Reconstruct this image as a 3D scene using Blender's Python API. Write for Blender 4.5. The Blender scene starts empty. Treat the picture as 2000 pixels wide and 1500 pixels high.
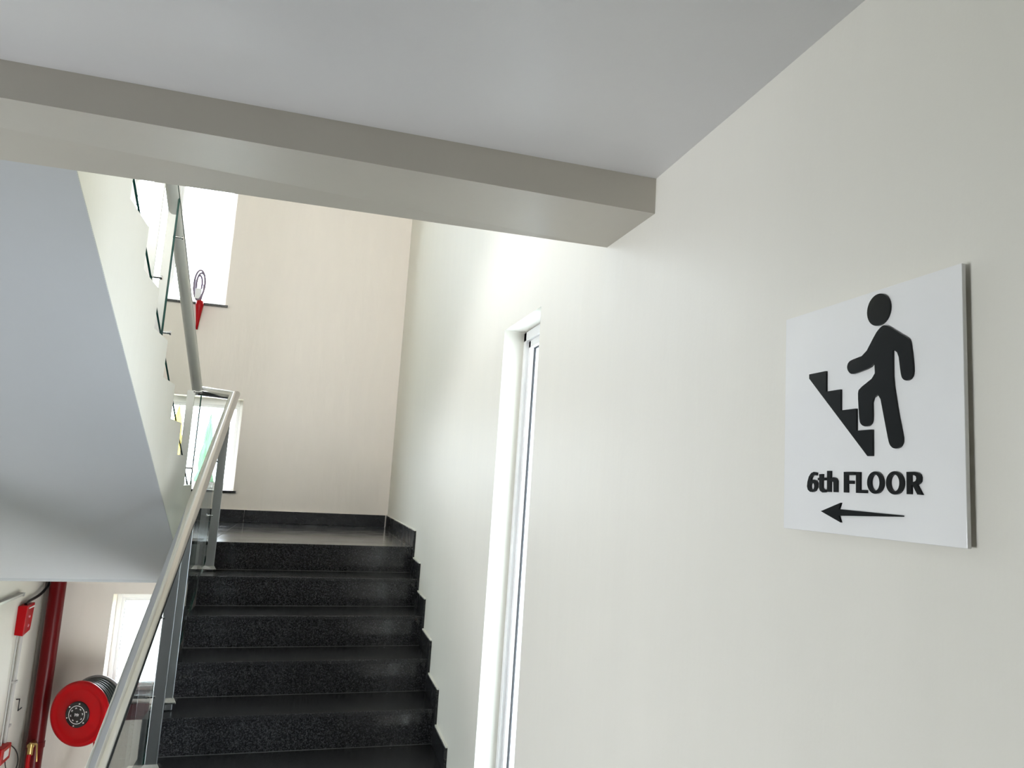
import bpy, math, random
from mathutils import Vector, Matrix
C = bpy.context.scene.collection
scene = bpy.context.scene
R = math.radians
random.seed(4)

# ------------------------------------------------------------------ camera
yaw, pitch, roll, FPX = 0.310604, 0.143783, 0.052731, 1520.64
CX, CY = 1112.92, 732.57
fw = Vector((math.sin(yaw)*math.cos(pitch), math.cos(yaw)*math.cos(pitch), math.sin(pitch)))
r0 = Vector((math.cos(yaw), -math.sin(yaw), 0)); u0 = r0.cross(fw)
rt = r0*math.cos(roll) + u0*math.sin(roll); up = u0*math.cos(roll) - r0*math.sin(roll)
cam = bpy.data.cameras.new('camera'); camo = bpy.data.objects.new('camera', cam); C.objects.link(camo)
M = Matrix((rt, up, -fw)).transposed().to_4x4(); camo.matrix_world = M
cam.sensor_width = 36; cam.lens = FPX*36/2000
cam.shift_x = (1000-CX)/2000; cam.shift_y = (CY-750)/2000
cam.clip_start = .02; cam.clip_end = 500
scene.camera = camo

# ------------------------------------------------------------------ world, exposure
w = bpy.data.worlds.new('sky'); scene.world = w; w.use_nodes = True
bg = w.node_tree.nodes['Background']; bg.inputs[0].default_value = (.92, .955, 1.0, 1); bg.inputs[1].default_value = 7.0
vs = scene.view_settings
vs.view_transform = 'Standard'; vs.look = 'None'; vs.gamma = 1; vs.use_curve_mapping = False; vs.exposure = 1.69
cy = scene.cycles
cy.max_bounces = 14; cy.diffuse_bounces = 9; cy.glossy_bounces = 6; cy.transparent_max_bounces = 16
cy.use_denoising = True; cy.caustics_reflective = False; cy.caustics_refractive = False

def portal(loc, sx, sy, rot):
    l = bpy.data.lights.new('window_portal', 'AREA'); l.shape = 'RECTANGLE'; l.size = sx; l.size_y = sy
    l.cycles.is_portal = True
    o = bpy.data.objects.new('window_portal', l); o.location = loc; o.rotation_euler = rot; C.objects.link(o)

# ------------------------------------------------------------------ measured layout (camera at the origin, metres)
W = .652      # right wall
XL = -1.81    # left wall of the stairwell
D, zl, g, r = 5.026, -.416, .3095, .1575   # landing nosing, landing level, going, rise
B = 6.954     # wall behind the landing
xs, Du, zu = -.640, 2.746, .850            # upper flight: side face, top inner corner, level
xe = -.525    # open side of the lower flight
ZF = zl - 9*r # our floor
ZT = 3.55     # top ceiling
Z0 = -3.26    # lower half landing
sk = .092

# ------------------------------------------------------------------ materials
def newmat(name):
    m = bpy.data.materials.new(name); m.use_nodes = True
    nt = m.node_tree; b = nt.nodes['Principled BSDF']; return m, nt, b
def N(nt, t, **kw):
    n = nt.nodes.new(t)
    for k, v in kw.items(): setattr(n, k, v)
    return n
def plain(name, col, rough=.5, metal=0, spec=.5, bump=0, bscale=200, coat=0):
    m, nt, b = newmat(name)
    tc = N(nt, 'ShaderNodeTexCoord'); no = N(nt, 'ShaderNodeTexNoise'); no.inputs['Scale'].default_value = 6
    no.inputs['Detail'].default_value = 4
    mx = N(nt, 'ShaderNodeMix', data_type='RGBA'); nt.links.new(tc.outputs['Object'], no.inputs['Vector'])
    nt.links.new(no.outputs['Fac'], mx.inputs['Factor'])
    mx.inputs['A'].default_value = tuple(c*.94 for c in col)+(1,); mx.inputs['B'].default_value = tuple(min(1, c*1.05) for c in col)+(1,)
    nt.links.new(mx.outputs['Result'], b.inputs['Base Color'])
    b.inputs['Roughness'].default_value = rough; b.inputs['Metallic'].default_value = metal
    b.inputs['Specular IOR Level'].default_value = spec; b.inputs['Coat Weight'].default_value = coat
    if bump:
        n2 = N(nt, 'ShaderNodeTexNoise'); n2.inputs['Scale'].default_value = bscale
        bp = N(nt, 'ShaderNodeBump'); bp.inputs['Strength'].default_value = bump; bp.inputs['Distance'].default_value = .002
        nt.links.new(tc.outputs['Object'], n2.inputs['Vector']); nt.links.new(n2.outputs['Fac'], bp.inputs['Height'])
        nt.links.new(bp.outputs['Normal'], b.inputs['Normal'])
    return m
def paint(name, col, rough=.4, spec=.5, stretch=(6, 6, 1.2), strength=.35, dirt=.04):
    m, nt, b = newmat(name)
    tc = N(nt, 'ShaderNodeTexCoord')
    mp = N(nt, 'ShaderNodeMapping'); mp.inputs['Scale'].default_value = stretch
    nt.links.new(tc.outputs['Object'], mp.inputs['Vector'])
    n1 = N(nt, 'ShaderNodeTexNoise'); n1.inputs['Scale'].default_value = 2.4; n1.inputs['Detail'].default_value = 6
    n2 = N(nt, 'ShaderNodeTexNoise'); n2.inputs['Scale'].default_value = 160; n2.inputs['Detail'].default_value = 3
    nt.links.new(mp.outputs['Vector'], n1.inputs['Vector']); nt.links.new(tc.outputs['Object'], n2.inputs['Vector'])
    mx = N(nt, 'ShaderNodeMix', data_type='RGBA')
    mx.inputs['A'].default_value = tuple(c*(1-dirt) for c in col)+(1,); mx.inputs['B'].default_value = tuple(min(1, c*(1+dirt*.5)) for c in col)+(1,)
    nt.links.new(n1.outputs['Fac'], mx.inputs['Factor']); nt.links.new(mx.outputs['Result'], b.inputs['Base Color'])
    rr = N(nt, 'ShaderNodeMapRange'); rr.inputs['To Min'].default_value = rough-.05; rr.inputs['To Max'].default_value = rough+.08
    nt.links.new(n1.outputs['Fac'], rr.inputs['Value']); nt.links.new(rr.outputs['Result'], b.inputs['Roughness'])
    b.inputs['Specular IOR Level'].default_value = spec
    b1 = N(nt, 'ShaderNodeBump'); b1.inputs['Strength'].default_value = strength; b1.inputs['Distance'].default_value = .010
    b2 = N(nt, 'ShaderNodeBump'); b2.inputs['Strength'].default_value = .12; b2.inputs['Distance'].default_value = .001
    nt.links.new(n1.outputs['Fac'], b1.inputs['Height']); nt.links.new(n2.outputs['Fac'], b2.inputs['Height'])
    nt.links.new(b1.outputs['Normal'], b2.inputs['Normal']); nt.links.new(b2.outputs['Normal'], b.inputs['Normal'])
    return m
def granite(name, base=(.012, .012, .013), fleck=(.11, .11, .11), rough=.22, amt=.6, bump=.06):
    m, nt, b = newmat(name)
    tc = N(nt, 'ShaderNodeTexCoord')
    v = N(nt, 'ShaderNodeTexNoise'); v.inputs['Scale'].default_value = 170; v.inputs['Detail'].default_value = 6; v.inputs['Roughness'].default_value = .7
    v2 = N(nt, 'ShaderNodeTexNoise'); v2.inputs['Scale'].default_value = 5; v2.inputs['Detail'].default_value = 3
    nt.links.new(tc.outputs['Object'], v.inputs['Vector']); nt.links.new(tc.outputs['Object'], v2.inputs['Vector'])
    cr = N(nt, 'ShaderNodeValToRGB'); cr.color_ramp.elements[0].position = .48; cr.color_ramp.elements[1].position = .72
    nt.links.new(v.outputs['Fac'], cr.inputs['Fac'])
    mu = N(nt, 'ShaderNodeMath', operation='MULTIPLY'); nt.links.new(cr.outputs['Color'], mu.inputs[0]); mu.inputs[1].default_value = amt
    mx = N(nt, 'ShaderNodeMix', data_type='RGBA'); mx.inputs['A'].default_value = base+(1,); mx.inputs['B'].default_value = fleck+(1,)
    nt.links.new(mu.outputs[0], mx.inputs['Factor']); nt.links.new(mx.outputs['Result'], b.inputs['Base Color'])
    rr = N(nt, 'ShaderNodeMapRange'); rr.inputs['To Min'].default_value = max(.02, rough-.06); rr.inputs['To Max'].default_value = rough+.1
    nt.links.new(v2.outputs['Fac'], rr.inputs['Value']); nt.links.new(rr.outputs['Result'], b.inputs['Roughness'])
    bp = N(nt, 'ShaderNodeBump'); bp.inputs['Strength'].default_value = bump; bp.inputs['Distance'].default_value = .001
    nt.links.new(v.outputs['Fac'], bp.inputs['Height']); nt.links.new(bp.outputs['Normal'], b.inputs['Normal'])
    return m
def glass(name, tint=(.95, .98, .975), rough=0.0, f0=.045, k=.8):
    m = bpy.data.materials.new(name); m.use_nodes = True; nt = m.node_tree; nt.nodes.clear()
    out = N(nt, 'ShaderNodeOutputMaterial'); tr = N(nt, 'ShaderNodeBsdfTransparent'); gl = N(nt, 'ShaderNodeBsdfGlossy')
    tr.inputs[0].default_value = tint+(1,); gl.inputs['Roughness'].default_value = rough
    lw = N(nt, 'ShaderNodeLayerWeight'); lw.inputs['Blend'].default_value = .5
    pw = N(nt, 'ShaderNodeMath', operation='POWER'); pw.inputs[1].default_value = 5
    ma = N(nt, 'ShaderNodeMath', operation='MULTIPLY_ADD'); ma.inputs[1].default_value = (1-f0)*k; ma.inputs[2].default_value = f0*k
    mix = N(nt, 'ShaderNodeMixShader')
    nt.links.new(lw.outputs['Facing'], pw.inputs[0]); nt.links.new(pw.outputs[0], ma.inputs[0]); nt.links.new(ma.outputs[0], mix.inputs[0])
    nt.links.new(tr.outputs[0], mix.inputs[1]); nt.links.new(gl.outputs[0], mix.inputs[2]); nt.links.new(mix.outputs[0], out.inputs[0])
    return m

PW = paint('cream_wall_paint', (.735, .715, .645), rough=.47, spec=.16, stretch=(3, 3, .7), strength=.38)
PD = paint('dark_unseen_lobby_paint', (.16, .14, .12), rough=.5)  # unseen lobby walls, made dark to keep light off the beam
PB = paint('warm_wall_paint', (.82, .755, .68), rough=.45)
PC = paint('ceiling_paint', (.74, .735, .735), rough=.33, stretch=(2, 2, 2), strength=.2)
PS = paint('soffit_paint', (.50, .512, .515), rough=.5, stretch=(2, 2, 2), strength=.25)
PBM = paint('beam_paint', (.56, .53, .465), rough=.36, stretch=(2, 2, 2), strength=.2)  # beige, lowered further to stand in for shade on the front face
GR = granite('black_granite')
GRL = granite('black_granite_landing', rough=.12)
GRS = granite('black_granite_skirting', rough=.25, amt=.25)
GRR = granite('black_granite_riser', rough=.07, amt=.75, bump=.01)
GRO = plain('pale_grout', (.085, .085, .08), .8)
SS = plain('brushed_steel', (.72, .71, .69), .17, 1)
SSB = plain('satin_steel_bar', (.50, .51, .51), .30, 1)
SSU = plain('pale_lit_steel', (.74, .72, .68), .5, .3)  # upper railing steel, pale light off the walls put into its colour
PVC = plain('white_window_frame', (.84, .84, .84), .35)
GAS = plain('black_gasket', (.02, .02, .02), .6)
GL = glass('clear_glass', (.93, .965, .96))
GLU = glass('low_reflection_glass', (.965, .975, .965), k=.025)  # upper railing glass, reflection cut so the posts stay visible
WG = glass('window_glass', (.93, .97, .99))
TG = glass('dimmed_slit_glass', (.72, .76, .79))  # slit pane darkened to dim the light coming through it
def frosted(name):
    m = glass(name, rough=.15); nt = m.node_tree
    tr = next(n for n in nt.nodes if n.type == 'BSDF_TRANSPARENT'); mix = next(n for n in nt.nodes if n.type == 'MIX_SHADER')
    tl = N(nt, 'ShaderNodeBsdfTranslucent'); tl.inputs[0].default_value = (.92, .94, .94, 1); nt.links.new(tl.outputs[0], mix.inputs[1]); return m
FRO = frosted('frosted_glass')
GED = plain('green_glass_edge', (.01, .055, .042), .15)
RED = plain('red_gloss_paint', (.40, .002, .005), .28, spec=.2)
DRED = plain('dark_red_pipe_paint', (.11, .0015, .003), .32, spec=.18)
BLK = plain('black_plastic', (.012, .012, .012), .35)
HOSEB = plain('black_rubber_hose', (.012, .02, .018), .28)
WHT = plain('white_plastic', (.8, .8, .8), .4)
BRS = plain('brass', (.55, .38, .14), .3, 1)
ACR = plain('white_acrylic', (.80, .80, .79), .12)
ACB = plain('black_acrylic', (.006, .0075, .0075), .18, spec=.25)
GRY = plain('grey_conduit', (.48, .47, .45), .4)
FAC = plain('exterior_render', (.6, .58, .54), .8)
GRN = plain('green_foliage', (.03, .10, .035), .8, bump=.6, bscale=8)
YEL = plain('yellow_foliage', (.40, .25, .02), .8, bump=.6, bscale=8)
BRK = plain('tree_bark', (.12, .08, .05), .9)
LAWN = plain('far_ground', (.20, .22, .15), .9)

# ------------------------------------------------------------------ mesh helpers
class MB:
    def __init__(s): s.v = []; s.f = []; s.m = []; s.sm = []
    def add(s, vs, fs, mi=0, sm=False):
        o = len(s.v); s.v += [tuple(v) for v in vs]
        for f in fs: s.f.append(tuple(i+o for i in f)); s.m.append(mi); s.sm.append(sm)
    def box(s, x0, x1, y0, y1, z0, z1, mi=0):
        v = [(x, y, z) for x in (x0, x1) for y in (y0, y1) for z in (z0, z1)]
        s.add(v, [(0, 1, 3, 2), (4, 6, 7, 5), (0, 4, 5, 1), (2, 3, 7, 6), (0, 2, 6, 4), (1, 5, 7, 3)], mi); return s
    def prism(s, poly, a, b, axis='x', mi=0):
        # poly in the plane normal to axis; x: (y,z)  y: (x,z)  z: (x,y)
        def P(p, t): return {'x': (t, p[0], p[1]), 'y': (p[0], t, p[1]), 'z': (p[0], p[1], t)}[axis]
        n = len(poly); v = [P(p, a) for p in poly]+[P(p, b) for p in poly]
        f = [tuple(range(n))[::-1], tuple(range(n, 2*n))]+[(i, (i+1) % n, n+(i+1) % n, n+i) for i in range(n)]
        s.add(v, f, mi); return s
    def tube(s, pts, rad, n=16, mi=0, caps=True, smooth=True):
        pts = [Vector(p) for p in pts]; rings = []
        ref = None
        for i, p in enumerate(pts):
            d0 = (pts[i]-pts[i-1]).normalized() if i else (pts[1]-pts[0]).normalized()
            d1 = (pts[i+1]-pts[i]).normalized() if i < len(pts)-1 else d0
            if ref is None:
                a = Vector((0, 0, 1)) if abs(d0.z) < .9 else Vector((1, 0, 0))
                ref = (a - d0*a.dot(d0)).normalized()
            else:
                ref = (ref - d0*ref.dot(d0)).normalized()
            bi = d0.cross(ref); t = (d0+d1)
            t = t.normalized() if t.length > 1e-6 else d0
            rr = rad[i] if isinstance(rad, (list, tuple)) else rad
            ring = []
            for k in range(n):
                a = 2*math.pi*k/n; o = (ref*math.cos(a)+bi*math.sin(a))*rr
                # slide along d0 onto the mitre plane
                den = d0.dot(t); o = o - d0*(o.dot(t)/den)
                ring.append(p+o)
            rings.append(ring)
        v = [q for ring in rings for q in ring]; f = []
        for i in range(len(rings)-1):
            for k in range(n): f.append((i*n+k, i*n+(k+1) % n, (i+1)*n+(k+1) % n, (i+1)*n+k))
        s.add(v, f, mi, smooth)
        if caps:
            s.add(rings[0], [tuple(range(n))[::-1]], mi); s.add(rings[-1], [tuple(range(n))], mi)
        return s
    def lathe(s, prof, n=48, mat=None, mi=0, smooth=True):
        # prof: (radius, height) along local z
        v = []; f = []
        for (ra, h) in prof:
            for k in range(n):
                a = 2*math.pi*k/n; p = Vector((ra*math.cos(a), ra*math.sin(a), h)); v.append(mat @ p if mat else p)
        for i in range(len(prof)-1):
            for k in range(n): f.append((i*n+k, i*n+(k+1) % n, (i+1)*n+(k+1) % n, (i+1)*n+k))
        s.add(v, f, mi, smooth); return s
    def sweep_torus(s, c, ax, R_, r_, n=40, m=10, mat=None, mi=0):
        v = []; f = []
        for i in range(n):
            a = 2*math.pi*i/n
            for j in range(m):
                b = 2*math.pi*j/m
                p = Vector(((R_+r_*math.cos(b))*math.cos(a), (R_+r_*math.cos(b))*math.sin(a), c+r_*math.sin(b)))
                v.append(mat @ p if mat else p)
        for i in range(n):
            for j in range(m): f.append((i*m+j, ((i+1) % n)*m+j, ((i+1) % n)*m+(j+1) % m, i*m+(j+1) % m))
        s.add(v, f, mi, True); return s
    def build(s, name, mats, parent=None, origin=None, bevel=0, **props):
        me = bpy.data.meshes.new(name)
        mats = mats if isinstance(mats, (list, tuple)) else [mats]
        for m in mats: me.materials.append(m)
        o_ = Vector(origin) if origin else Vector((0, 0, 0))
        me.from_pydata([Vector(v)-o_ for v in s.v], [], s.f); me.update()
        for p, mi, sm in zip(me.polygons, s.m, s.sm): p.material_index = mi; p.use_smooth = sm
        import bmesh
        bm = bmesh.new(); bm.from_mesh(me); bmesh.ops.recalc_face_normals(bm, faces=bm.faces)
        bm.to_mesh(me); bm.free()
        o = bpy.data.objects.new(name, me); C.objects.link(o); o.location = o_
        if parent is not None:
            o.parent = parent; o.matrix_parent_inverse = Matrix.Translation(-(wloc(parent)))
        if bevel:
            b = o.modifiers.new('bevel', 'BEVEL'); b.width = bevel; b.segments = 2; b.limit_method = 'ANGLE'; b.angle_limit = R(40)
        for k, v in props.items(): o[k] = v
        return o
def wloc(o):
    l = Vector(o.location)
    if o.parent: l = o.matrix_parent_inverse @ l + wloc(o.parent)
    return l
def thing(name, loc, label, category, group=None):
    o = bpy.data.objects.new(name, None); C.objects.link(o); o.location = loc
    o['label'] = label; o['category'] = category
    o.empty_display_size = .1
    if group: o['group'] = group
    return o
def structure(name, loc=(0, 0, 0), label=None):
    o = bpy.data.objects.new(name, None); C.objects.link(o); o.location = loc; o['kind'] = 'structure'
    if label: o['label'] = label
    return o
S_ = dict(kind='structure')

def wall_with_holes(us, vs_, holes, fn):
    """cells of a wall between the grid lines us x vs_, leaving out the holes; fn(u0,u1,v0,v1) adds a box"""
    for i in range(len(us)-1):
        for j in range(len(vs_)-1):
            cu = (us[i]+us[i+1])/2; cv = (vs_[j]+vs_[j+1])/2
            if any(h[0] < cu < h[1] and h[2] < cv < h[3] for h in holes): continue
            fn(us[i], us[i+1], vs_[j], vs_[j+1])

# ================================================================== STRUCTURE
# back wall, three windows
LOWW = (-1.361, -.967, -1.745, -.990)
MIDW = (-1.361, -.594, -.165, .585)
UPW = (-1.66, -.818, 1.357, 3.05)
TW = .26
mb = MB()
xsG = sorted({XL-.2, W+.2, *[h[i] for h in (LOWW, MIDW, UPW) for i in (0, 1)]})
zsG = sorted({Z0-.3, ZT+.2, *[h[i] for h in (LOWW, MIDW, UPW) for i in (2, 3)]})
wall_with_holes(xsG, zsG, (LOWW, MIDW, UPW), lambda a, b, c, d: mb.box(a, b, B, B+TW, c, d))
import bmesh
def weld(o):
    bm = bmesh.new(); bm.from_mesh(o.data); bmesh.ops.remove_doubles(bm, verts=bm.verts, dist=1e-5)
    # drop inner double faces
    seen = {}
    for f in bm.faces: seen.setdefault(tuple(sorted(v.index for v in f.verts)), []).append(f)
    dead = [f for fl in seen.values() if len(fl) > 1 for f in fl]
    bmesh.ops.delete(bm, geom=dead, context='FACES_ONLY'); bmesh.ops.recalc_face_normals(bm, faces=bm.faces)
    bm.to_mesh(o.data); bm.free(); return o
weld(mb.build('wall_back', PB, **S_))

# right wall with the slit window opening (edges as measured, a touch out of plumb)
ZL = -4.67
SL = dict(y0t=2.371, y0b=2.377, y1t=2.876, y1b=2.921, zt=.581, zb=-1.42)
def quadwall(mb, pts, x0, x1):
    mb.prism(pts, x0, x1, 'x')
mb = MB()
ya, yb = -3.3, B
RT = .26
quadwall(mb, [(ya, -4.25), (SL['y0b'], -4.25), (SL['y0b'], SL['zb']), (SL['y0t'], SL['zt']), (SL['y0t'], ZT+.2), (ya, ZT+.2)], W, W+RT)
quadwall(mb, [(SL['y1b'], -2.2), (3.7, -2.2), (3.7, -4.25), (yb+TW, -4.25), (yb+TW, ZT+.2), (SL['y1t'], ZT+.2), (SL['y1t'], SL['zt']), (SL['y1b'], SL['zb'])], W, W+RT)  # leaves an unseen lower opening, added to light the soffit from below
quadwall(mb, [(SL['y0b'], -2.2), (SL['y1b'], -2.2), (SL['y1b'], SL['zb']), (SL['y0b'], SL['zb'])], W, W+RT)
quadwall(mb, [(SL['y0t'], SL['zt']-.006), (SL['y1t'], SL['zt']+.004), (SL['y1t'], 3.39), (SL['y0t'], 3.39)], W, W+RT)
quadwall(mb, [(SL['y0t'], 3.40), (SL['y1t'], 3.40), (SL['y1t'], ZT+.2), (SL['y0t'], ZT+.2)], W, W+RT)
weld(mb.build('wall_right', PW, **S_))

# left wall of the stairwell, lobby walls
MB().box(XL-.2, XL, 3.4, B, Z0-.3, ZT+.2).box(XL-.2, XL, 2.25, 3.65, ZL-.2, ZF-.28).build('wall_left', PW, **S_)
LB = (.3, 1.9, -1.74, -.12)   # unseen corridor window, added to light the right wall and ceiling
mb = MB()
wall_with_holes(sorted({-3.3, 3.7, LB[0], LB[1]}), sorted({ZF-.2, 1.008, LB[2], LB[3]}), [LB], lambda a, b, c, d: mb.box(-4.2, -4.0, a, b, c, d))
mb.box(-4.2, XL-.2, 3.7, 3.9, ZF-.2, 1.008)
mb.build('wall_lobby', PD, **S_)
MB().box(-4.2, W+RT, -3.5, -3.3, ZF-.2, 1.008).build('wall_front', PD, **S_)
# unseen floor above: light walls, two windows added to light the back wall
FB = (-1.15, .64, 1.7, 3.45)
FC = (-3.2, -1.5, 1.6, 3.4)
mb = MB(); wall_with_holes(sorted({-4.2, W+RT, FB[0], FB[1]}), sorted({1.008, ZT+.2, FB[2], FB[3]}), [FB], lambda a, b, c, d: mb.box(a, b, -3.5, -3.3, c, d))
wall_with_holes(sorted({-3.3, 3.7, FC[0], FC[1]}), sorted({1.008, ZT+.2, FC[2], FC[3]}), [FC], lambda a, b, c, d: mb.box(-4.2, -4.0, a, b, c, d))
mb.box(-4.2, XL-.2, 3.7, 3.9, 1.008, ZT+.2)
mb.build('wall_upper', PW, **S_)
WB = (-.45, .60, -4.4, -2.30)   # unseen opening, added to light the low wall and hose reel
mb = MB(); wall_with_holes(sorted({XL-.2, W+RT, WB[0], WB[1]}), sorted({ZL-.2, ZF-.28, WB[2], WB[3]}), [WB], lambda a, b, c, d: mb.box(a, b, 2.05, 2.25, c, d))  # unseen wall, added to keep stray sky light out below the floor
mb.build('wall_lower', PW, **S_)
MB().box(XL, W, 2.25, B, ZL-.2, ZL).build('floor_lower', GR, **S_)
MB().box(XL-.2, XL, 2.25, B+TW, ZL-.2, Z0-.3).box(W, W+RT, 2.25, B+TW, ZL-.2, -4.25).box(XL, W, B, B+TW, ZL-.2, Z0-.3).build('wall_lowest', PW, **S_)
mb = MB()
for k in range(9): mb.box(XL, xs, 2.55+k*.3, 2.85+k*.3, ZF-(k+1)*r-.25, ZF-(k+1)*r)
mb.build('floor_steps_down', GR, **S_)
# floors
fl = structure('floor', (0, 0, ZF))
MB().box(-4.0, W, -3.3, 2.55+.0, ZF-.28, ZF-.02).box(-4.0, XL-.2, 2.55, 3.7, ZF-.28, ZF).build('slab', PS, fl)
for i in range(8):
    for j in range(10):
        x0 = -4.0+i*.5815; y0 = -3.3+j*.585
        MB().box(x0+.0015, x0+.58, y0+.0015, y0+.5835, ZF-.02, ZF).build('floor_tile', GRL, fl)
MB().box(XL, W, 4.9, B, Z0-.25, Z0).build('floor_lower_landing', GR, **S_)
# ceiling of the lobby = underside of the floor above
def beamz(x, a, b):  # linear in x between x=-.57 and x=.652
    t = (x+.57)/1.222; return a+(b-a)*t
mb = MB()
X0, X1 = -4.0, W
v = [(X0, -3.3, .6696), (X1, -3.3, .6696), (X1, 1.489, .6760), (X0, 1.489, beamz(XL, .668, .676)),
     (X0, -3.3, 1.008), (X1, -3.3, 1.008), (X1, 1.489, 1.008), (X0, 1.489, 1.008)]
mb.add(v, [(0, 1, 2, 3), (4, 7, 6, 5), (0, 4, 5, 1), (1, 5, 6, 2), (2, 6, 7, 3), (3, 7, 4, 0)])
mb.box(-4.0, XL-.19, 1.489, 3.7, .655, 1.008); mb.box(XL-.19, XL, 1.781, 3.7, .655, 1.008)
mb.build('ceiling', PC, **S_)
mb = MB(); v = []
for x, zf0, zb0 in ((XL-.19, beamz(XL-.19, .604, .5965), beamz(XL-.19, .5935, .6035)), (W, .5965, .6035)):
    v += [(x, 1.489, zf0), (x, 1.781, zb0), (x, 1.781, 1.008), (x, 1.489, 1.008)]
mb.add(v, [(0, 3, 2, 1), (4, 5, 6, 7), (0, 1, 5, 4), (1, 2, 6, 5), (2, 3, 7, 6), (3, 0, 4, 7)])
mb.build('ceiling_beam', PBM, **S_)
MB().box(-4.0, W, -3.3, B, ZT, ZT+.2).build('ceiling_top', PC, **S_)

# ------------------------------------------------------------------ flights
def body_poly_lower(dz=0.0):
    P = []
    for k in range(0, 9):
        P += [(D-k*g+.012, zl-k*r-.02), (D-k*g+.012, zl-(k+1)*r-.02)]
    P += [(2.55, ZF-.28), (3.0, ZF-.28), (D+.25, zl-.26), (D+.25, zl-.02)]
    return P
fl1 = structure('stair_flight', (W-.6, 2.5, ZF))
fl1['label'] = 'polished black granite stair flight rising from our floor to the half landing'
MB().prism(body_poly_lower(), xe, W, 'x').build('flight_body', PS, fl1)
for k in range(1, 9):
    yn, yr = D-k*g, D-(k-1)*g+.012
    MB().box(xe-.004, W-.001, yn, yr-.0012, zl-k*r-.02, zl-k*r).build('tread', GR, fl1, origin=(0, yn, zl-k*r), bevel=.0016)
for k in range(0, 9):
    yn = D-k*g
    MB().box(xe-.002, W-.001, yn+.010, yn+.03, zl-(k+1)*r+.0018, zl-k*r-.0205).build('riser', GRR, fl1, origin=(0, yn, zl-k*r))
    MB().box(xe, W-.001, yn+.0092, yn+.03, zl-(k+1)*r-.001, zl-(k+1)*r+.0020).build('grout_line', GRO, fl1)
P_ = []
for k in range(0, 9): P_ += [(D-k*g, zl-k*r-.001), (D-k*g, zl-(k+1)*r-.001)]
P_ += [(D-9*g, zl-9*r-.001), (D-9*g, zl-9*r-.2), (D, zl-.3), (D+.2, zl-.3), (D+.2, zl-.001)]
P_ = P_[:-5]+[(D-8*g, ZF-.25), (D+.2, zl-.36), (D+.2, zl-.001)]
MB().prism(P_, -.575, -.545, 'x').build('mirrored_steps_strip', GRS, fl1)  # added dark strip standing in for the steps mirrored in the glass
# landing
ld = structure('landing_floor', (0, D, zl))
MB().prism([(D+.012, zl-.02), (D+.012, zl-.235), (B, zl-.235), (B, zl-.02)], XL, W, 'x').build('slab', PS, ld)
MB().box(XL, W, D+.02, B, zl-.021, zl-.0015).build('grout_bed', GRO, ld)
xt = [XL, -1.10, -.520, .612, W]; yt = [D, 5.235, 5.80, 6.38, B]
for j in range(4):
    for i in range(4):
        if j == 0 and i < 2: continue
        x0 = -.575 if (j == 0 and i == 2) else xt[i]
        MB().box(x0+.0012, xt[i+1]-.0012, yt[j]+(.0 if j == 0 else .0012), yt[j+1]-.0012, zl-.02, zl).build('floor_tile', GRL, ld, bevel=.0012)
MB().box(XL, xe, Du+8*g, 5.235, zl-.02, zl).build('floor_tile', GRL, ld)

# upper flight (overhead, left): rises towards the camera
fl2 = structure('stair_flight', (-1.2, 4, 0))
fl2['label'] = 'overhead stair flight with grey soffit and stepped cream side'
def upoly(drop=0.0, ymin=1.782):
    P = []
    for j in range(-1, 8):
        yi = Du+j*g if j >= 0 else ymin
        P += [(yi, zu-j*r-drop), (Du+(j+1)*g, zu-j*r-drop)]
    P += [(Du+8*g, zl-.02), (Du+8*g+.0, -.655)]
    f = lambda y: .737-.4825*(y-2.197)
    P += [(5.075, -.655), (5.06, f(5.06)), (ymin, f(ymin))]
    return P
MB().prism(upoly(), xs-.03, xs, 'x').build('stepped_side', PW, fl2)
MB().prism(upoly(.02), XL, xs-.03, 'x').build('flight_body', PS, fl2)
for j in range(-1, 8):
    y0 = Du+j*g if j >= 0 else 1.782
    MB().box(XL, xs-.0305, y0+.001, Du+(j+1)*g+.004, zu-j*r-.0195, zu-j*r).build('tread', GR, fl2)
    MB().box(XL, xs-.0305, Du+(j+1)*g, Du+(j+1)*g+.018, zu-(j+1)*r+.001, zu-j*r-.0205).build('riser', GR, fl2)

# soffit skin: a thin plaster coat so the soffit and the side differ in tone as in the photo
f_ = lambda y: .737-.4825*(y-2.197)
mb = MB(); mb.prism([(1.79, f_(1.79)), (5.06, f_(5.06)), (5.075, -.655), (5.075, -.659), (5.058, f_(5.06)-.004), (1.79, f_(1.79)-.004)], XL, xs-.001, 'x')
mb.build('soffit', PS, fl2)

# ------------------------------------------------------------------ skirtings
bs = structure('baseboard_back', (0, B, zl))
xk = [XL, -1.15, -.492, .634]
for i in range(3):
    MB().box(xk[i]+.001, xk[i+1]-.001, B-.012, B, zl+.001, zl+.1).build('skirting_tile', GRS, bs, bevel=.001)
mb = MB(); pts = []
n = 60
for i in range(n+1):
    x = XL+(W-XL)*i/n; pts.append((x, zl+.1+.004+.003*math.sin(i*1.7)*random.random()))
poly = [(XL, zl+.0998), ]+[(W, zl+.0998)]+[p for p in reversed(pts)]
mb.prism(poly, B-.007, B, 'y'); mb.build('plaster_edge', PB, bs)
br = structure('baseboard_right', (W, D, zl))
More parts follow.
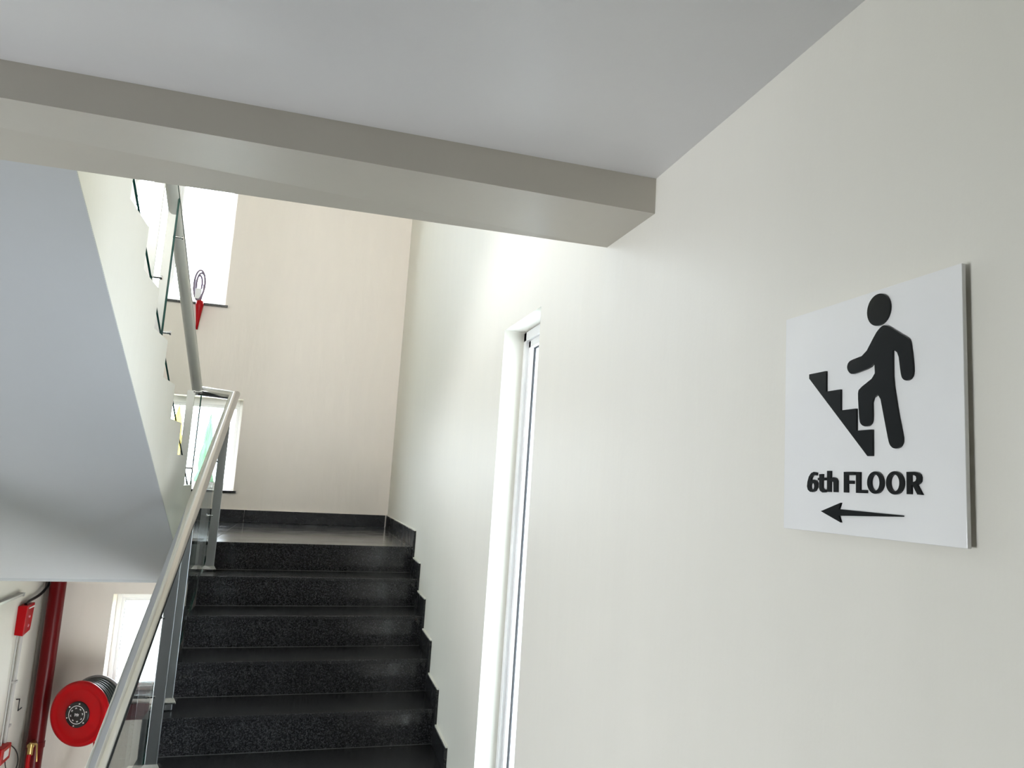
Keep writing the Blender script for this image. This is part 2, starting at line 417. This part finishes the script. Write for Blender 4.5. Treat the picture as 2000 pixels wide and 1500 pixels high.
# landing run
MB().box(W-.012, W, D+.0, B-.0125, zl+.001, zl+.1).build('skirting_tile', GRS, br, bevel=.001)
for k in range(0, 9):
    yk = D-k*g; zk = zl-k*r
    # riser-side tile, standing in front of the nosing
    MB().box(W-.012, W, yk-.034, yk-.0005, zk-r+sk+.0, zk+sk+(.008 if k == 0 else 0)).build('skirting_tile', GRS, br, bevel=.001)
    # its lower part down to the tread, and the run along the tread
    if k < 8:
        MB().box(W-.0125, W, yk-g, yk-.0345+.034, zk-r+.001, zk-r+sk-.0005).build('skirting_tile', GRS, br, bevel=.001)
        mb = MB(); y0, y1 = yk-g-.034, yk-.033; zz = zk-r+sk
        mb.prism([(y0, zz), (y1, zz), (y1, zz+.006), (y0+.1, zz+.004), (y0, zz+.006)], W-.008, W, 'x'); mb.build('plaster_edge', PW, br)
mb = MB(); mb.prism([(D-.034, zl+.1), (B-.01, zl+.1), (B-.01, zl+.106), (5.9, zl+.104), (D-.034, zl+.106)], W-.007, W, 'x'); mb.build('plaster_edge', PW, br)

# ------------------------------------------------------------------ windows of the back wall
def window_y(name, h, sill, sash_split=None, header=.05, side=.035, pane=None):
    x0, x1, z0, z1 = h; wn = structure(name, ((x0+x1)/2, B, z0))
    yf = B+.15
    mb = MB()
    mb.box(x0, x0+side, yf, yf+.06, z0, z1); mb.box(x1-side, x1, yf, yf+.06, z0, z1)
    mb.box(x0+side, x1-side, yf, yf+.06, z1-header, z1); mb.box(x0+side, x1-side, yf, yf+.06, z0, z0+side)
    mb.build('window_frame', PVC, wn, bevel=.003)
    a0, a1, b0, b1 = x0+side, x1-side, z0+side, z1-header
    s = .022
    segs = [(a0, a1)] if sash_split is None else [(a0, sash_split-.02), (sash_split+.02, a1)]
    if sash_split is not None: MB().box(sash_split-.02, sash_split+.02, yf, yf+.06, b0, b1).build('mullion', PVC, wn, bevel=.003)
    for (p0, p1) in segs:
        mb = MB()
        mb.box(p0, p0+s, yf+.012, yf+.05, b0, b1); mb.box(p1-s, p1, yf+.012, yf+.05, b0, b1)
        mb.box(p0+s, p1-s, yf+.012, yf+.05, b1-s, b1); mb.box(p0+s, p1-s, yf+.012, yf+.05, b0, b0+s)
        mb.build('sash', PVC, wn, bevel=.002)
        mb = MB(); t = .0025
        mb.box(p0+s, p0+s+t, yf+.02, yf+.03, b0+s, b1-s); mb.box(p1-s-t, p1-s, yf+.02, yf+.03, b0+s, b1-s)
        mb.box(p0+s, p1-s, yf+.02, yf+.03, b1-s-t, b1-s); mb.box(p0+s, p1-s, yf+.02, yf+.03, b0+s, b0+s+t)
        mb.build('gasket', GAS, wn)
        MB().box(p0+s, p1-s, yf+.026, yf+.032, b0+s, b1-s).build('pane', pane or WG, wn)
    MB().box(x0-.0, x1+.022, B-.018, yf, z0-.020, z0-.001 if not sill else z0+.004).build('window_sill', GRL, wn, bevel=.002)
    portal(((x0+x1)/2, B+TW+.02, (z0+z1)/2), x1-x0, z1-z0, (R(-90), 0, 0))
window_y('window_1', LOWW, True)
window_y('window_2', MIDW, False)
window_y('window_3', UPW, False, sash_split=-1.30, side=.028)

# slit window in the right wall
wn = structure('window_4', (W, 2.6, SL['zb']))
xf = W+.078
def slit_frame(dep0, dep1, inset0, inset1, name, mat, zextra=0):
    mb = MB()
    yA0, yA1 = SL['y0b']+.0, SL['y0t']; yB0, yB1 = SL['y1b'], SL['y1t']
    zt, zb = SL['zt'], SL['zb']
    # far jamb, near jamb, head, sill
    mb.prism([(yB0-inset0, zb), (yB1-inset0, zt), (yB1-inset1, zt), (yB0-inset1, zb)], xf+dep0, xf+dep1, 'x')
    mb.prism([(yA0+inset0, zb), (yA1+inset0, zt), (yA1+inset1, zt), (yA0+inset1, zb)], xf+dep0, xf+dep1, 'x')
    mb.prism([(yA1+inset0, zt-inset0), (yB1-inset0, zt-inset0), (yB1-inset0, zt-inset1), (yA1+inset0, zt-inset1)], xf+dep0, xf+dep1, 'x')
    mb.prism([(yA0+inset0, zb+inset0), (yB0-inset0, zb+inset0), (yB0-inset0, zb+inset1), (yA0+inset0, zb+inset1)], xf+dep0, xf+dep1, 'x')
    return mb.build(name, mat, wn, bevel=.0015)
slit_frame(0, .06, 0, .035, 'window_frame', PVC)
slit_frame(.012, .05, .035, .062, 'sash', PVC)
slit_frame(.026, .034, .062, .066, 'gasket', GAS)
mb = MB(); mb.prism([(SL['y0b']+.06, SL['zb']+.06), (SL['y1b']-.06, SL['zb']+.06), (SL['y1t']-.06, SL['zt']-.06), (SL['y0t']+.06, SL['zt']-.06)], xf+.030, xf+.036, 'x')
mb.build('pane', TG, wn)
portal((W+RT+.02, 3.03, -3.23), 2.0, 1.3, (0, R(90), 0))  # portal of the unseen opening added below the slit
portal((W+RT+.02, 2.64, -.42), 2.0, .52, (0, R(90), 0))
portal(((FB[0]+FB[1])/2, -3.52, (FB[2]+FB[3])/2), FB[1]-FB[0], FB[3]-FB[2], (R(90), 0, 0))  # this and the next three: portals of the unseen added openings
portal(((WB[0]+WB[1])/2, 2.03, (WB[2]+WB[3])/2), WB[1]-WB[0], WB[3]-WB[2], (R(90), 0, 0))
portal((-4.22, (FC[0]+FC[1])/2, (FC[2]+FC[3])/2), FC[3]-FC[2], FC[1]-FC[0], (0, R(-90), 0))
portal((-4.22, (LB[0]+LB[1])/2, (LB[2]+LB[3])/2), LB[3]-LB[2], LB[1]-LB[0], (0, R(-90), 0))

# ================================================================== RAILINGS
def post_parts(parent, x, y, zt, nose, inner, slope_top, wd=.045, lift=0.0, mat=None):
    """flat steel upright on its base flange, with pins that carry the glass"""
    ztop = slope_top(y)-.028
    mb = MB(); mb.prism([(y-.006, zt+.004), (y+.006, zt+.004), (y+.006, slope_top(y+.006)-.028), (y-.006, slope_top(y-.006)-.028)], x-wd/2, x+wd/2, 'x')
    p = mb.build('post', mat or SSB, parent, origin=(x, y, zt), bevel=.0012)
    zt += lift
    mb = MB()   # pyramid flange
    a, b, h = .038, .028, .022
    v = [(x-a, y-b, zt), (x+a, y-b, zt), (x+a, y+b, zt), (x-a, y+b, zt), (x-a, y-b, zt+.006), (x+a, y-b, zt+.006), (x+a, y+b, zt+.006), (x-a, y+b, zt+.006),
         (x-wd/2-.003, y-.009, zt+h), (x+wd/2+.003, y-.009, zt+h), (x+wd/2+.003, y+.009, zt+h), (x-wd/2-.003, y+.009, zt+h)]
    mb.add(v, [(0, 3, 2, 1), (0, 1, 5, 4), (1, 2, 6, 5), (2, 3, 7, 6), (3, 0, 4, 7), (4, 5, 9, 8), (5, 6, 10, 9), (6, 7, 11, 10), (7, 4, 8, 11), (8, 9, 10, 11)])
    mb.build('base_flange', SS, p, bevel=.001)
    return p
def pin(parent, x0, x1, y, z, rad=.008):
    mb = MB(); mb.tube([(x0, y, z), (x1, y, z)], rad*.6, 10)
    s = 1 if x1 > x0 else -1
    mb.tube([(x1-s*.001, y, z), (x1+s*.006, y, z)], rad, 12); mb.tube([(x0+s*.001, y, z), (x0-s*.006, y, z)], rad, 12)
    mb.build('glass_pin', SS, parent)
def glass_panel(parent, x, y0, y1, lo, hi, chamfer=None, mat=None):
    t = .004
    P = [(y0, lo(y0)), (y1, lo(y1)), (y1, hi(y1)), (y0, hi(y0))]
    if chamfer: P = chamfer
    mb = MB(); n = len(P)
    va = [(x-t, p[0], p[1]) for p in P]+[(x+t, p[0], p[1]) for p in P]
    mb.add(va, [tuple(range(n))[::-1], tuple(range(n, 2*n))], 0)
    mb.add(va, [(i, (i+1) % n, n+(i+1) % n, n+i) for i in range(n)], 1)
    return mb.build('glass_panel', [mat or GL, GED], parent)
nose_lo = lambda y: zl-(D-y)*r/g
nose_up = lambda y: zu+(Du+g-y)*r/g

XR = -.503; YE = 5.245
rail_lo = lambda y: nose_lo(y)+.765
rail_up = lambda y: nose_up(y)+.775
ZE = .485
rl = thing('stair_railing', (XR, 4, nose_lo(4)-r), 'steel and glass railing beside the black granite steps, joined to the upper rail', 'railing', None)
mb = MB(); mb.tube([(XR, 1.95, rail_lo(1.95)), (XR, YE, rail_lo(YE)), (-.716, YE, rail_lo(YE)+.012)], .0295, 28)
mb.build('handrail', SS, rl)
for y, k, lf in ((4.95, 1, .008), (3.90, 4, .034), (3.655, 5, .0), (2.70, 8, .0)):
    p = post_parts(rl, XR, y, zl-k*r, None, None, rail_lo, lift=lf)
    for dz in (.16, .47):
        pin(p, -.522, -.545 if False else -.546, y, nose_lo(y)+dz+.03)
glass_panel(rl, -.534, 3.80, 5.13, lambda y: nose_lo(y)-.09, lambda y: nose_lo(y)+.70)
glass_panel(rl, -.534, 2.45, 3.775, lambda y: nose_lo(y)-.09, lambda y: nose_lo(y)+.70)

XU = -.716
ru = thing('stair_railing', (XU, 4, nose_up(4)-r), 'steel and glass railing on the overhead flight, rising out of sight behind the ceiling beam', 'railing', None)
mb = MB(); mb.tube([(XU, YE, rail_lo(YE)+.012), (XU, 2.0, rail_up(2.0))], .0295, 28)
mb.build('handrail', SSU, ru)
for y, j in ((5.06, 7), (3.88, 3), (3.535, 2), (2.6, -1)):
    # tread under this post
    jj = min(8, max(-1, int(math.ceil((y-Du)/g))-1)) if y > Du else -1
    p = post_parts(ru, -.722, y, zu-jj*r, None, None, (rail_up if j != 7 else (lambda q: .482)), wd=.042, mat=SSU)
    for dz in (.17, .62):
        pin(p, -.703, -.672, y, nose_up(y)+dz, .009)
lo_u = lambda y: nose_up(y)+.095
hi_u = lambda y: nose_up(y)+.74
glass_panel(ru, -.69, 3.802, 5.24, lo_u, hi_u, mat=GLU)
glass_panel(ru, -.69, 2.3, 3.797, lo_u, hi_u, mat=GLU)

# ================================================================== SIGN
sg = thing('floor_sign', (W, .82, .11), 'white acrylic sign reading 6th FLOOR with a stair-climbing figure and a left arrow', 'sign')
KS = .9907
YS, ZS = .9785*KS, -.0405*KS    # left edge, bottom edge
SW, SH = .331*KS, .3035*KS
MB().box(W-.0118, W-.0064, YS-SW, YS, ZS, ZS+SH).build('board', ACR, sg, bevel=.0006)
for a in (.2, .8):
    for b in (.2, .8): MB().box(W-.0066, W-.0001, YS-SW*a-.015, YS-SW*a+.015, ZS+SH*b-.015, ZS+SH*b+.015).build('mounting_pad', GRY, sg)
def relief(name, loops, mat, x1=W-.0115, th=.0032, smooth_iter=0):
    cu = bpy.data.curves.new(name+'_outline', 'CURVE'); cu.dimensions = '2D'; cu.fill_mode = 'BOTH'; cu.extrude = th/2; cu.bevel_depth = .0
    for lp in loops:
        sp = cu.splines.new('POLY'); sp.points.add(len(lp)-1); sp.use_cyclic_u = True
        for p, q in zip(sp.points, lp): p.co = (q[0]*KS/1000, q[1]*KS/1000, 0, 1)
    tmp = bpy.data.objects.new('tmp', cu); C.objects.link(tmp)
    dg = bpy.context.evaluated_depsgraph_get(); me = bpy.data.meshes.new_from_object(tmp.evaluated_get(dg))
    bpy.data.objects.remove(tmp); bpy.data.curves.remove(cu)
    # sign plane: u to the right on the sign = -y, v = z, thickness towards -x
    T = Matrix(((0, 0, -1, x1-th/2), (-1, 0, 0, YS), (0, 1, 0, ZS), (0, 0, 0, 1)))
    me.transform(T); me.name = name; me.materials.clear(); me.materials.append(mat)
    o = bpy.data.objects.new(name, me); C.objects.link(o); o.parent = sg; o.matrix_parent_inverse = Matrix.Translation(-Vector(sg.location))
    return o
def ell(cx, cy_, rx, ry, n=40): return [(cx+rx*math.cos(2*math.pi*i/n), cy_+ry*math.sin(2*math.pi*i/n)) for i in range(n)]
def chaikin(p, it=2, keep=1e9):
    for _ in range(it):
        q = []
        for i in range(len(p)):
            a, b = p[i], p[(i+1) % len(p)]
            q += [(a[0]*.8+b[0]*.2, a[1]*.8+b[1]*.2), (a[0]*.2+b[0]*.8, a[1]*.2+b[1]*.8)]
        p = q
    return p
relief('figure_head', [ell(202.5, 277.5, 20.5, 20.0)], ACB)
body = [(205, 254), (211, 256.5), (219, 254.5), (237, 243), (250.5, 235), (254.5, 231.5), (256.3, 226), (258.5, 213), (260.3, 195), (259, 188.5), (255.5, 185), (250, 183.6), (245.5, 185), (242, 188), (240.2, 194), (236.5, 218), (226.8, 224.8), (226.8, 213), (227, 186), (234.5, 148), (242.3, 119), (242.3, 112.5), (238.5, 107.5), (232, 105.5), (226, 106.5), (221.5, 110), (219, 115), (213, 138), (204, 173), (190.5, 168.5), (191, 143), (189, 138), (184.5, 135), (178, 134.5), (172, 136.5), (168.2, 140), (166.6, 147), (164.3, 176), (166, 182.5), (196, 195.5), (195.3, 213), (187, 207), (157, 202.8), (150, 204), (145, 208.5), (143, 213.5), (145, 218.5), (150, 221.5), (177, 224.5), (198, 249)]
relief('climbing_figure', [chaikin(body, 1)], ACB)
relief('stairs_symbol', [[(62, 214), (99.5, 214), (99.5, 186), (130.2, 186), (130.2, 158.3), (161, 158.3), (161, 130.3), (191, 130.3), (191, 98), (182, 98), (62, 208)]], ACB)
relief('arrow_symbol', [[(90, 27.5), (131, 40), (127, 31.5), (241, 29.2), (241, 27.8), (127, 23.4), (131, 15)]], ACB)
L6 = [(80.5, 78.3), (74, 79.3), (68, 77.5), (63, 72.8), (60, 66), (59, 59.5), (61, 55), (66, 52.3), (72, 52), (77.5, 54), (81.3, 59), (81.5, 64.5), (79, 67.8), (74.5, 69), (70.5, 68.3), (67.3, 66), (68.5, 71), (71.5, 74), (76, 75), (79.7, 74.3)]
relief('letter_6', [L6, ell(71, 60, 4.2, 4.8, 20)], ACB)
relief('letter_t', [[(86, 76), (93.5, 76.5), (93.2, 71.5), (99.3, 71.5), (99.3, 68), (93, 68), (93, 58.5), (95, 56.2), (99.5, 56.2), (99.5, 52.5), (93, 52), (88, 54), (86, 57.5), (86, 68), (83, 68), (83, 71.3), (86, 71.3)]], ACB)
relief('letter_h', [[(102.8, 80.5), (110.3, 80.5), (110.3, 70.3), (113, 71.7), (117, 72.3), (121, 71), (123.6, 67.5), (123.6, 53), (116.5, 53), (116, 65.5), (113.5, 67.6), (111, 67), (110, 65.5), (110, 53), (102.8, 53)]], ACB)
relief('letter_f', [[(137, 79), (157.5, 79), (157.5, 75), (144.5, 75), (144.5, 68), (155.5, 68), (155.5, 64), (144.5, 64), (144.5, 53), (137, 53)]], ACB)
relief('letter_l', [[(160.5, 78.8), (168, 78.8), (168, 56.8), (180, 56.8), (180, 53), (160.5, 53)]], ACB)
relief('letter_o', [ell(195.5, 66, 14.3, 13.4), ell(195.5, 66, 7.6, 9.6)], ACB)
relief('letter_o', [ell(228.7, 66, 14.5, 13.5), ell(228.7, 66, 7.7, 9.7)], ACB)
relief('letter_r', [[(248, 78.7), (261, 78.7), (266, 77.8), (269, 75.5), (270.4, 72.2), (269.8, 68), (267.5, 65.8), (264, 64.2), (272, 53.2), (264.5, 53.5), (257.5, 63.7), (255, 63.7), (255, 53.5), (248, 53.5)], [(255, 75), (259.5, 75), (262.5, 73.8), (263.3, 71.3), (262, 68.5), (259.5, 67.4), (255, 67.4)]], ACB)

# ================================================================== FIRE GEAR ON THE LOWER LANDING
# red standpipe in the corner
rp = thing('fire_pipe', (-1.703, 6.80, Z0), 'thick dark red vertical fire pipe in the far left corner', 'pipe')
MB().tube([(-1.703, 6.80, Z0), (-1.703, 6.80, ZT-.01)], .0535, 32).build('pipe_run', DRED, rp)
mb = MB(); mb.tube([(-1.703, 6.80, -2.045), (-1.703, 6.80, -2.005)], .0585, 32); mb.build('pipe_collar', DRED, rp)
mb = MB(); mb.tube([(-1.703, 6.75, -2.00), (-1.703, 6.685, -2.00)], .022, 16); mb.tube([(-1.703, 6.69, -1.985), (-1.70, 6.68, -2.06)], .018, 14)
mb.tube([(-1.703, 6.665, -1.975), (-1.66, 6.665, -1.985), (-1.648, 6.665, -2.10)], .006, 8)
mb.build('valve', BRS, rp)
# hose reel
hr = thing('fire_hose_reel', (-1.42, B, -1.80), 'red fire hose reel with black hub on the wall beside the low window', 'hose reel')
cz = Vector((-1.398, 6.52, -1.752)); nrm = Vector((-math.sin(R(25)), -math.cos(R(25)), -.02)).normalized()
zax = nrm; xax = Vector((0, 0, 1)).cross(zax).normalized(); yax = zax.cross(xax)
HM = Matrix.Translation(cz) @ Matrix((xax, yax, zax)).transposed().to_4x4()
RR = .222
mb = MB(); mb.lathe([(0.001, .006), (.075, .006), (.08, .0), (.16, .0), (.175, -.002), (.188, .006), (.205, .006), (.218, -.002), (RR, -.014), (RR, -.024), (RR-.006, -.030), (RR-.01, -.024), (.07, -.020), (.001, -.02)], 64, HM)
mb.build('front_disc', RED, hr)
mb = MB(); mb.lathe([(.001, -.172), (RR-.01, -.172), (RR, -.176), (RR, -.184), (RR-.01, -.19), (.001, -.19)], 64, HM); mb.build('rear_disc', plain('grey_painted_rim', (.25, .24, .24), .3), hr)
mb = MB(); mb.lathe([(.07, -.02), (.07, -.18)], 40, HM); mb.build('drum', BLK, hr)
mb = MB()
for i in range(7):
    for q, rr_ in enumerate((.197, .174, .15)):
        mb.sweep_torus(-.036-i*.0215+(.01 if q % 2 else 0), 0, rr_+random.uniform(-.004, .003), .0115, 48, 10, HM)
mb.build('coiled_hose', HOSEB, hr)
mb = MB(); mb.lathe([(.001, .0145), (.082, .0145), (.088, .012), (.088, -.002)], 48, HM); hub = mb.build('hub_plate', BLK, hr)
mb = MB()
for i in range(6):
    a = R(20+60*i)
    mb = MB(); mb.lathe([(.001, .021), (.005, .020), (.006, .014)], 12, HM @ Matrix.Translation((.076*math.cos(a), .076*math.sin(a), 0))); mb.build('hub_bolt', SS, hub)
mb = MB(); mb.lathe([(.0585, .0148), (.0605, .0158), (.0625, .0148)], 48, HM)
def hubbox(mb, x, y, w_, h_, ang):
    T = HM @ Matrix.Rotation(ang, 4, 'Z') @ Matrix.Translation((x, y, 0))
    v = [T @ Vector((sx*w_/2, sy*h_/2, sz)) for sx in (-1, 1) for sy in (-1, 1) for sz in (.0140, .0156)]
    mb.add(v, [(0, 1, 3, 2), (4, 6, 7, 5), (0, 4, 5, 1), (2, 3, 7, 6), (0, 2, 6, 4), (1, 5, 7, 3)])
for i in range(8):
    a = R(12+45*i)
    for q in range(3): hubbox(mb, (q-1)*.0045, .044+.0015*(q % 2), .0022, .008 if q != 1 else .005, a)
    hubbox(mb, 0, .048, .009, .0018, a)
for q in range(4): hubbox(mb, (q-1.5)*.0085, 0, .003, .021-.006*(q % 2), 0)
hubbox(mb, -.006, .005, .012, .003, 0); hubbox(mb, .010, -.004, .012, .003, R(30))
mb.build('hub_emblem', WHT, hub)
bk = HM @ Vector((0, 0, -.19))
mb = MB(); mb.tube([bk, HM @ Vector((0, 0, -.24)), (bk.x+.13, B-.02, -1.78)], .02, 12)
mb.box(bk.x+.09, bk.x+.17, B-.014, B, -1.90, -1.66); mb.build('wall_bracket', RED, hr)
def bez(p, n=24):
    p = [Vector(q) for q in p]; o = []
    for i in range(n+1):
        t = i/n; a = [q.copy() for q in p]
        while len(a) > 1: a = [a[k]*(1-t)+a[k+1]*t for k in range(len(a)-1)]
        o.append(a[0])
    return o
mb = MB(); mb.tube(bez([(-1.700, 6.665, -2.05), (-1.72, 6.64, -2.30), (-1.52, 6.55, -2.20), (-1.55, 6.6, -2.75), (-1.30, 6.62, -2.45), (-1.27, 6.62, -2.15), (-1.29, 6.62, -1.93)], 40), .0135, 12)
mb.build('supply_hose', RED, hr)
# red sounder box on the left wall
ab = thing('alarm_box', (XL, 6.5, -1.1), 'red wedge-shaped alarm box high on the left wall beside the red pipe', 'alarm')
mb = MB()
v = [(XL, 6.352, -1.182), (XL, 6.535, -1.182), (XL, 6.535, -.99), (XL, 6.352, -.99),
     (XL+.050, 6.360, -1.192), (XL+.042, 6.530, -1.178), (XL+.050, 6.530, -.99), (XL+.056, 6.360, -.99)]
mb.add(v, [(0, 1, 2, 3), (4, 7, 6, 5), (0, 4, 5, 1), (1, 5, 6, 2), (2, 6, 7, 3), (3, 7, 4, 0)])
bx = mb.build('alarm_housing', RED, ab, bevel=.004)
MB().box(XL+.050, XL+.0555, 6.40, 6.51, -1.016, -1.008).build('label_strip', WHT, ab)
HILITE = plain('highlight_pink', (.8, .3, .35), .1)  # pale dots painted on as highlights of the housing
MB().tube([(XL+.045, 6.43, -1.07), (XL+.058, 6.43, -1.07)], .009, 12).build('highlight_dot', HILITE, ab)
MB().tube([(XL+.040, 6.45, -1.135), (XL+.053, 6.45, -1.135)], .011, 12).build('highlight_dot', HILITE, ab)
# call point
cp = thing('call_point', (XL, 6.5, -1.96), 'small red fire call point with white window, lower on the left wall', 'alarm')
MB().box(XL, XL+.05, 6.30, 6.465, -2.005, -1.90).build('call_point_housing', RED, cp, bevel=.006)
MB().box(XL+.049, XL+.053, 6.335, 6.42, -1.975, -1.925).build('break_glass', WHT, cp)
MB().tube(bez([(XL+.03, 6.465, -1.915), (XL+.03, 6.66, -2.0), (XL+.02, 6.90, -2.12), (XL+.03, 6.78, -2.25), (XL+.03, 6.52, -2.2), (XL+.03, 6.44, -2.004)], 24), .0035, 8).build('black_wire', BLK, cp)
# conduits
cd = thing('conduit', (XL, 6.45, -1.6), 'pair of thin pale conduits linking the two red boxes on the left wall', 'conduit')
MB().tube([(XL+.012, 6.385, -1.184), (XL+.012, 6.375, -1.899)], .006, 10).build('thin_conduit', GRY, cd)
MB().tube([(XL+.014, 6.46, -1.181), (XL+.014, 6.44, -1.899)], .012, 12).build('thick_conduit', GRY, cd)
for zc in (-1.515, -1.80): MB().box(XL, XL+.03, 6.435, 6.475, zc, zc+.015).build('clip', GRY, cd)
c2 = thing('cable', (XL, 6.8, -1.0), 'dark cable running from the top of the alarm box into the corner', 'cable')
MB().tube(bez([(XL+.03, 6.40, -.985), (XL+.03, 6.45, -.96), (XL+.015, 6.72, -.98), (XL+.015, 6.86, -.99), (XL+.06, 6.86, -.90), (XL+.06, 6.86, -.78), (XL+.06, 6.86, -.66)], 24), .010, 10).build('cable_run', BLK, c2)
c3 = thing('conduit', (XL, 6.88, -1.6), 'grey conduit running straight down the far left corner behind the red pipe', 'conduit')
MB().tube([(XL+.022, 6.86, ZT-.02), (XL+.022, 6.86, Z0)], .016, 12).build('conduit_run', plain('dark_grey_conduit', (.20, .18, .165), .5), c3)
hk = thing('wall_hook', (XL, 6.62, -1.68), 'small dark bent wire hook on the left wall between the red boxes', 'hook')
MB().tube([(XL, 6.60, -1.66), (XL+.02, 6.605, -1.66), (XL+.022, 6.60, -1.735), (XL+.022, 6.67, -1.735)], .004, 8).build('wire', BLK, hk)
bt = thing('light_batten', (XL, 6.1, -.9), 'slim metal strip fixed along the left wall at the picture edge', 'strip')
MB().box(XL, XL+.03, 5.55, 6.33, -.918, -.900).build('strip', SSB, bt, bevel=.002)
MB().box(XL, XL+.034, 6.325, 6.345, -.921, -.897).build('end_cap', GRY, bt)
rb = thing('red_box', (-1.1, B, -1.86), 'flat dark red box on the wall just below the low window, seen through the glass', 'box')
MB().box(-1.20, -1.015, B-.03, B, -1.915, -1.80).build('box_body', plain('dull_dark_red', (.09, .007, .014), .5), rb, bevel=.003)
MB().box(-1.195, -1.02, B-.033, B-.0295, -1.90, -1.888).build('lid_seam', plain('darker_red', (.05, .004, .008), .5), rb)  # strip of a darker red across the box

# pale coiled cord and red nozzle by the tall window
nz = thing('hose_nozzle', (-1.0, B, 1.35), 'red tapered nozzle under a pale coiled cord, hanging at the sill of the tall window', 'nozzle')
mb = MB(); T = Matrix.Translation((-1.003, B-.055, 1.12))
mb.lathe([(.001, 0), (.008, .0), (.012, .05), (.022, .14), (.030, .20), (.028, .235), (.012, .245), (.001, .245)], 24, T); mb.build('nozzle_cone', RED, nz)
mb = MB()
for i, (dx, rz_, rx_) in enumerate(((0, .125, .040), (.008, .105, .032), (-.006, .085, .022))):
    cc = Vector((-1.022+dx, B-.06+i*.012, 1.49)); pts = [cc+Vector((rx_*math.cos(a), .01*math.sin(a*2), rz_*math.sin(a))) for a in [2*math.pi*k/28 for k in range(29)]]
    mb.tube(pts, .008, 8, caps=False)
mb.tube([(-1.00, B-.055, 1.36), (-.985, B-.055, 1.45), (-.99, B-.055, 1.5)], .006, 8)
mb.build('coiled_cord', plain('pale_mauve_cord', (.22, .17, .23), .4), nz)
MB().box(-1.045, -1.0, B-.07, B-.0, 1.375, 1.46).build('holder', WHT, nz, bevel=.004)

# ================================================================== OUTSIDE
mb = MB(); mb.box(-120, 120, 8.5, 260, -18.4, -18); mb.build('ground', LAWN, **S_)
def cone_tree(x, y, ztop, hw, zb, mat, label, name):
    t = thing(name, (x, y, -18), label, 'tree')
    mb = MB(); prof = []; n = 26
    T = Matrix.Translation((x, y, zb))
    H = ztop-zb
    v = []; f = []; rings = 30
    for i in range(rings+1):
        q = i/rings; rad = hw*(1-q)**.85*(1+.18*math.sin(i*2.1)) + .01
        for k in range(n):
            a = 2*math.pi*k/n; rr = rad*(1+.16*random.uniform(-1, 1)); v.append((x+rr*math.cos(a), y+rr*math.sin(a), zb+q*H+random.uniform(-.1, .1)))
    for i in range(rings):
        for k in range(n): f.append((i*n+k, i*n+(k+1) % n, (i+1)*n+(k+1) % n, (i+1)*n+k))
    mb.add(v, f, 0, False); mb.build('foliage', mat, t)
    MB().tube([(x, y, -18), (x, y, zb+.5)], [.25, .18], 10).build('trunk', BRK, t)
nb = thing('white_backdrop', (-5, 25, -18), 'low white building added outside so the low window looks plain white', 'backdrop')  # white block added so the low window reads as plain white
MB().box(-14, 4, 25, 32, -18, -1.0).build('backdrop_block', plain('backdrop_white', (.82, .82, .80), .8), nb)
MB().box(-14.2, 4.2, 24.8, 32.2, -1.0, -.85).build('backdrop_cap', plain('backdrop_cap_white', (.82, .82, .80), .8), nb)
cone_tree(-4.75, 40, 2.6, 1.1, -9, GRN, 'pointed green tree outside, seen through the window above the landing', 'conifer_tree')
cone_tree(-7.2, 47, 3.4, 1.6, -9, YEL, 'yellow pointed tree outside, left of the green one in the middle window', 'yellow_tree')
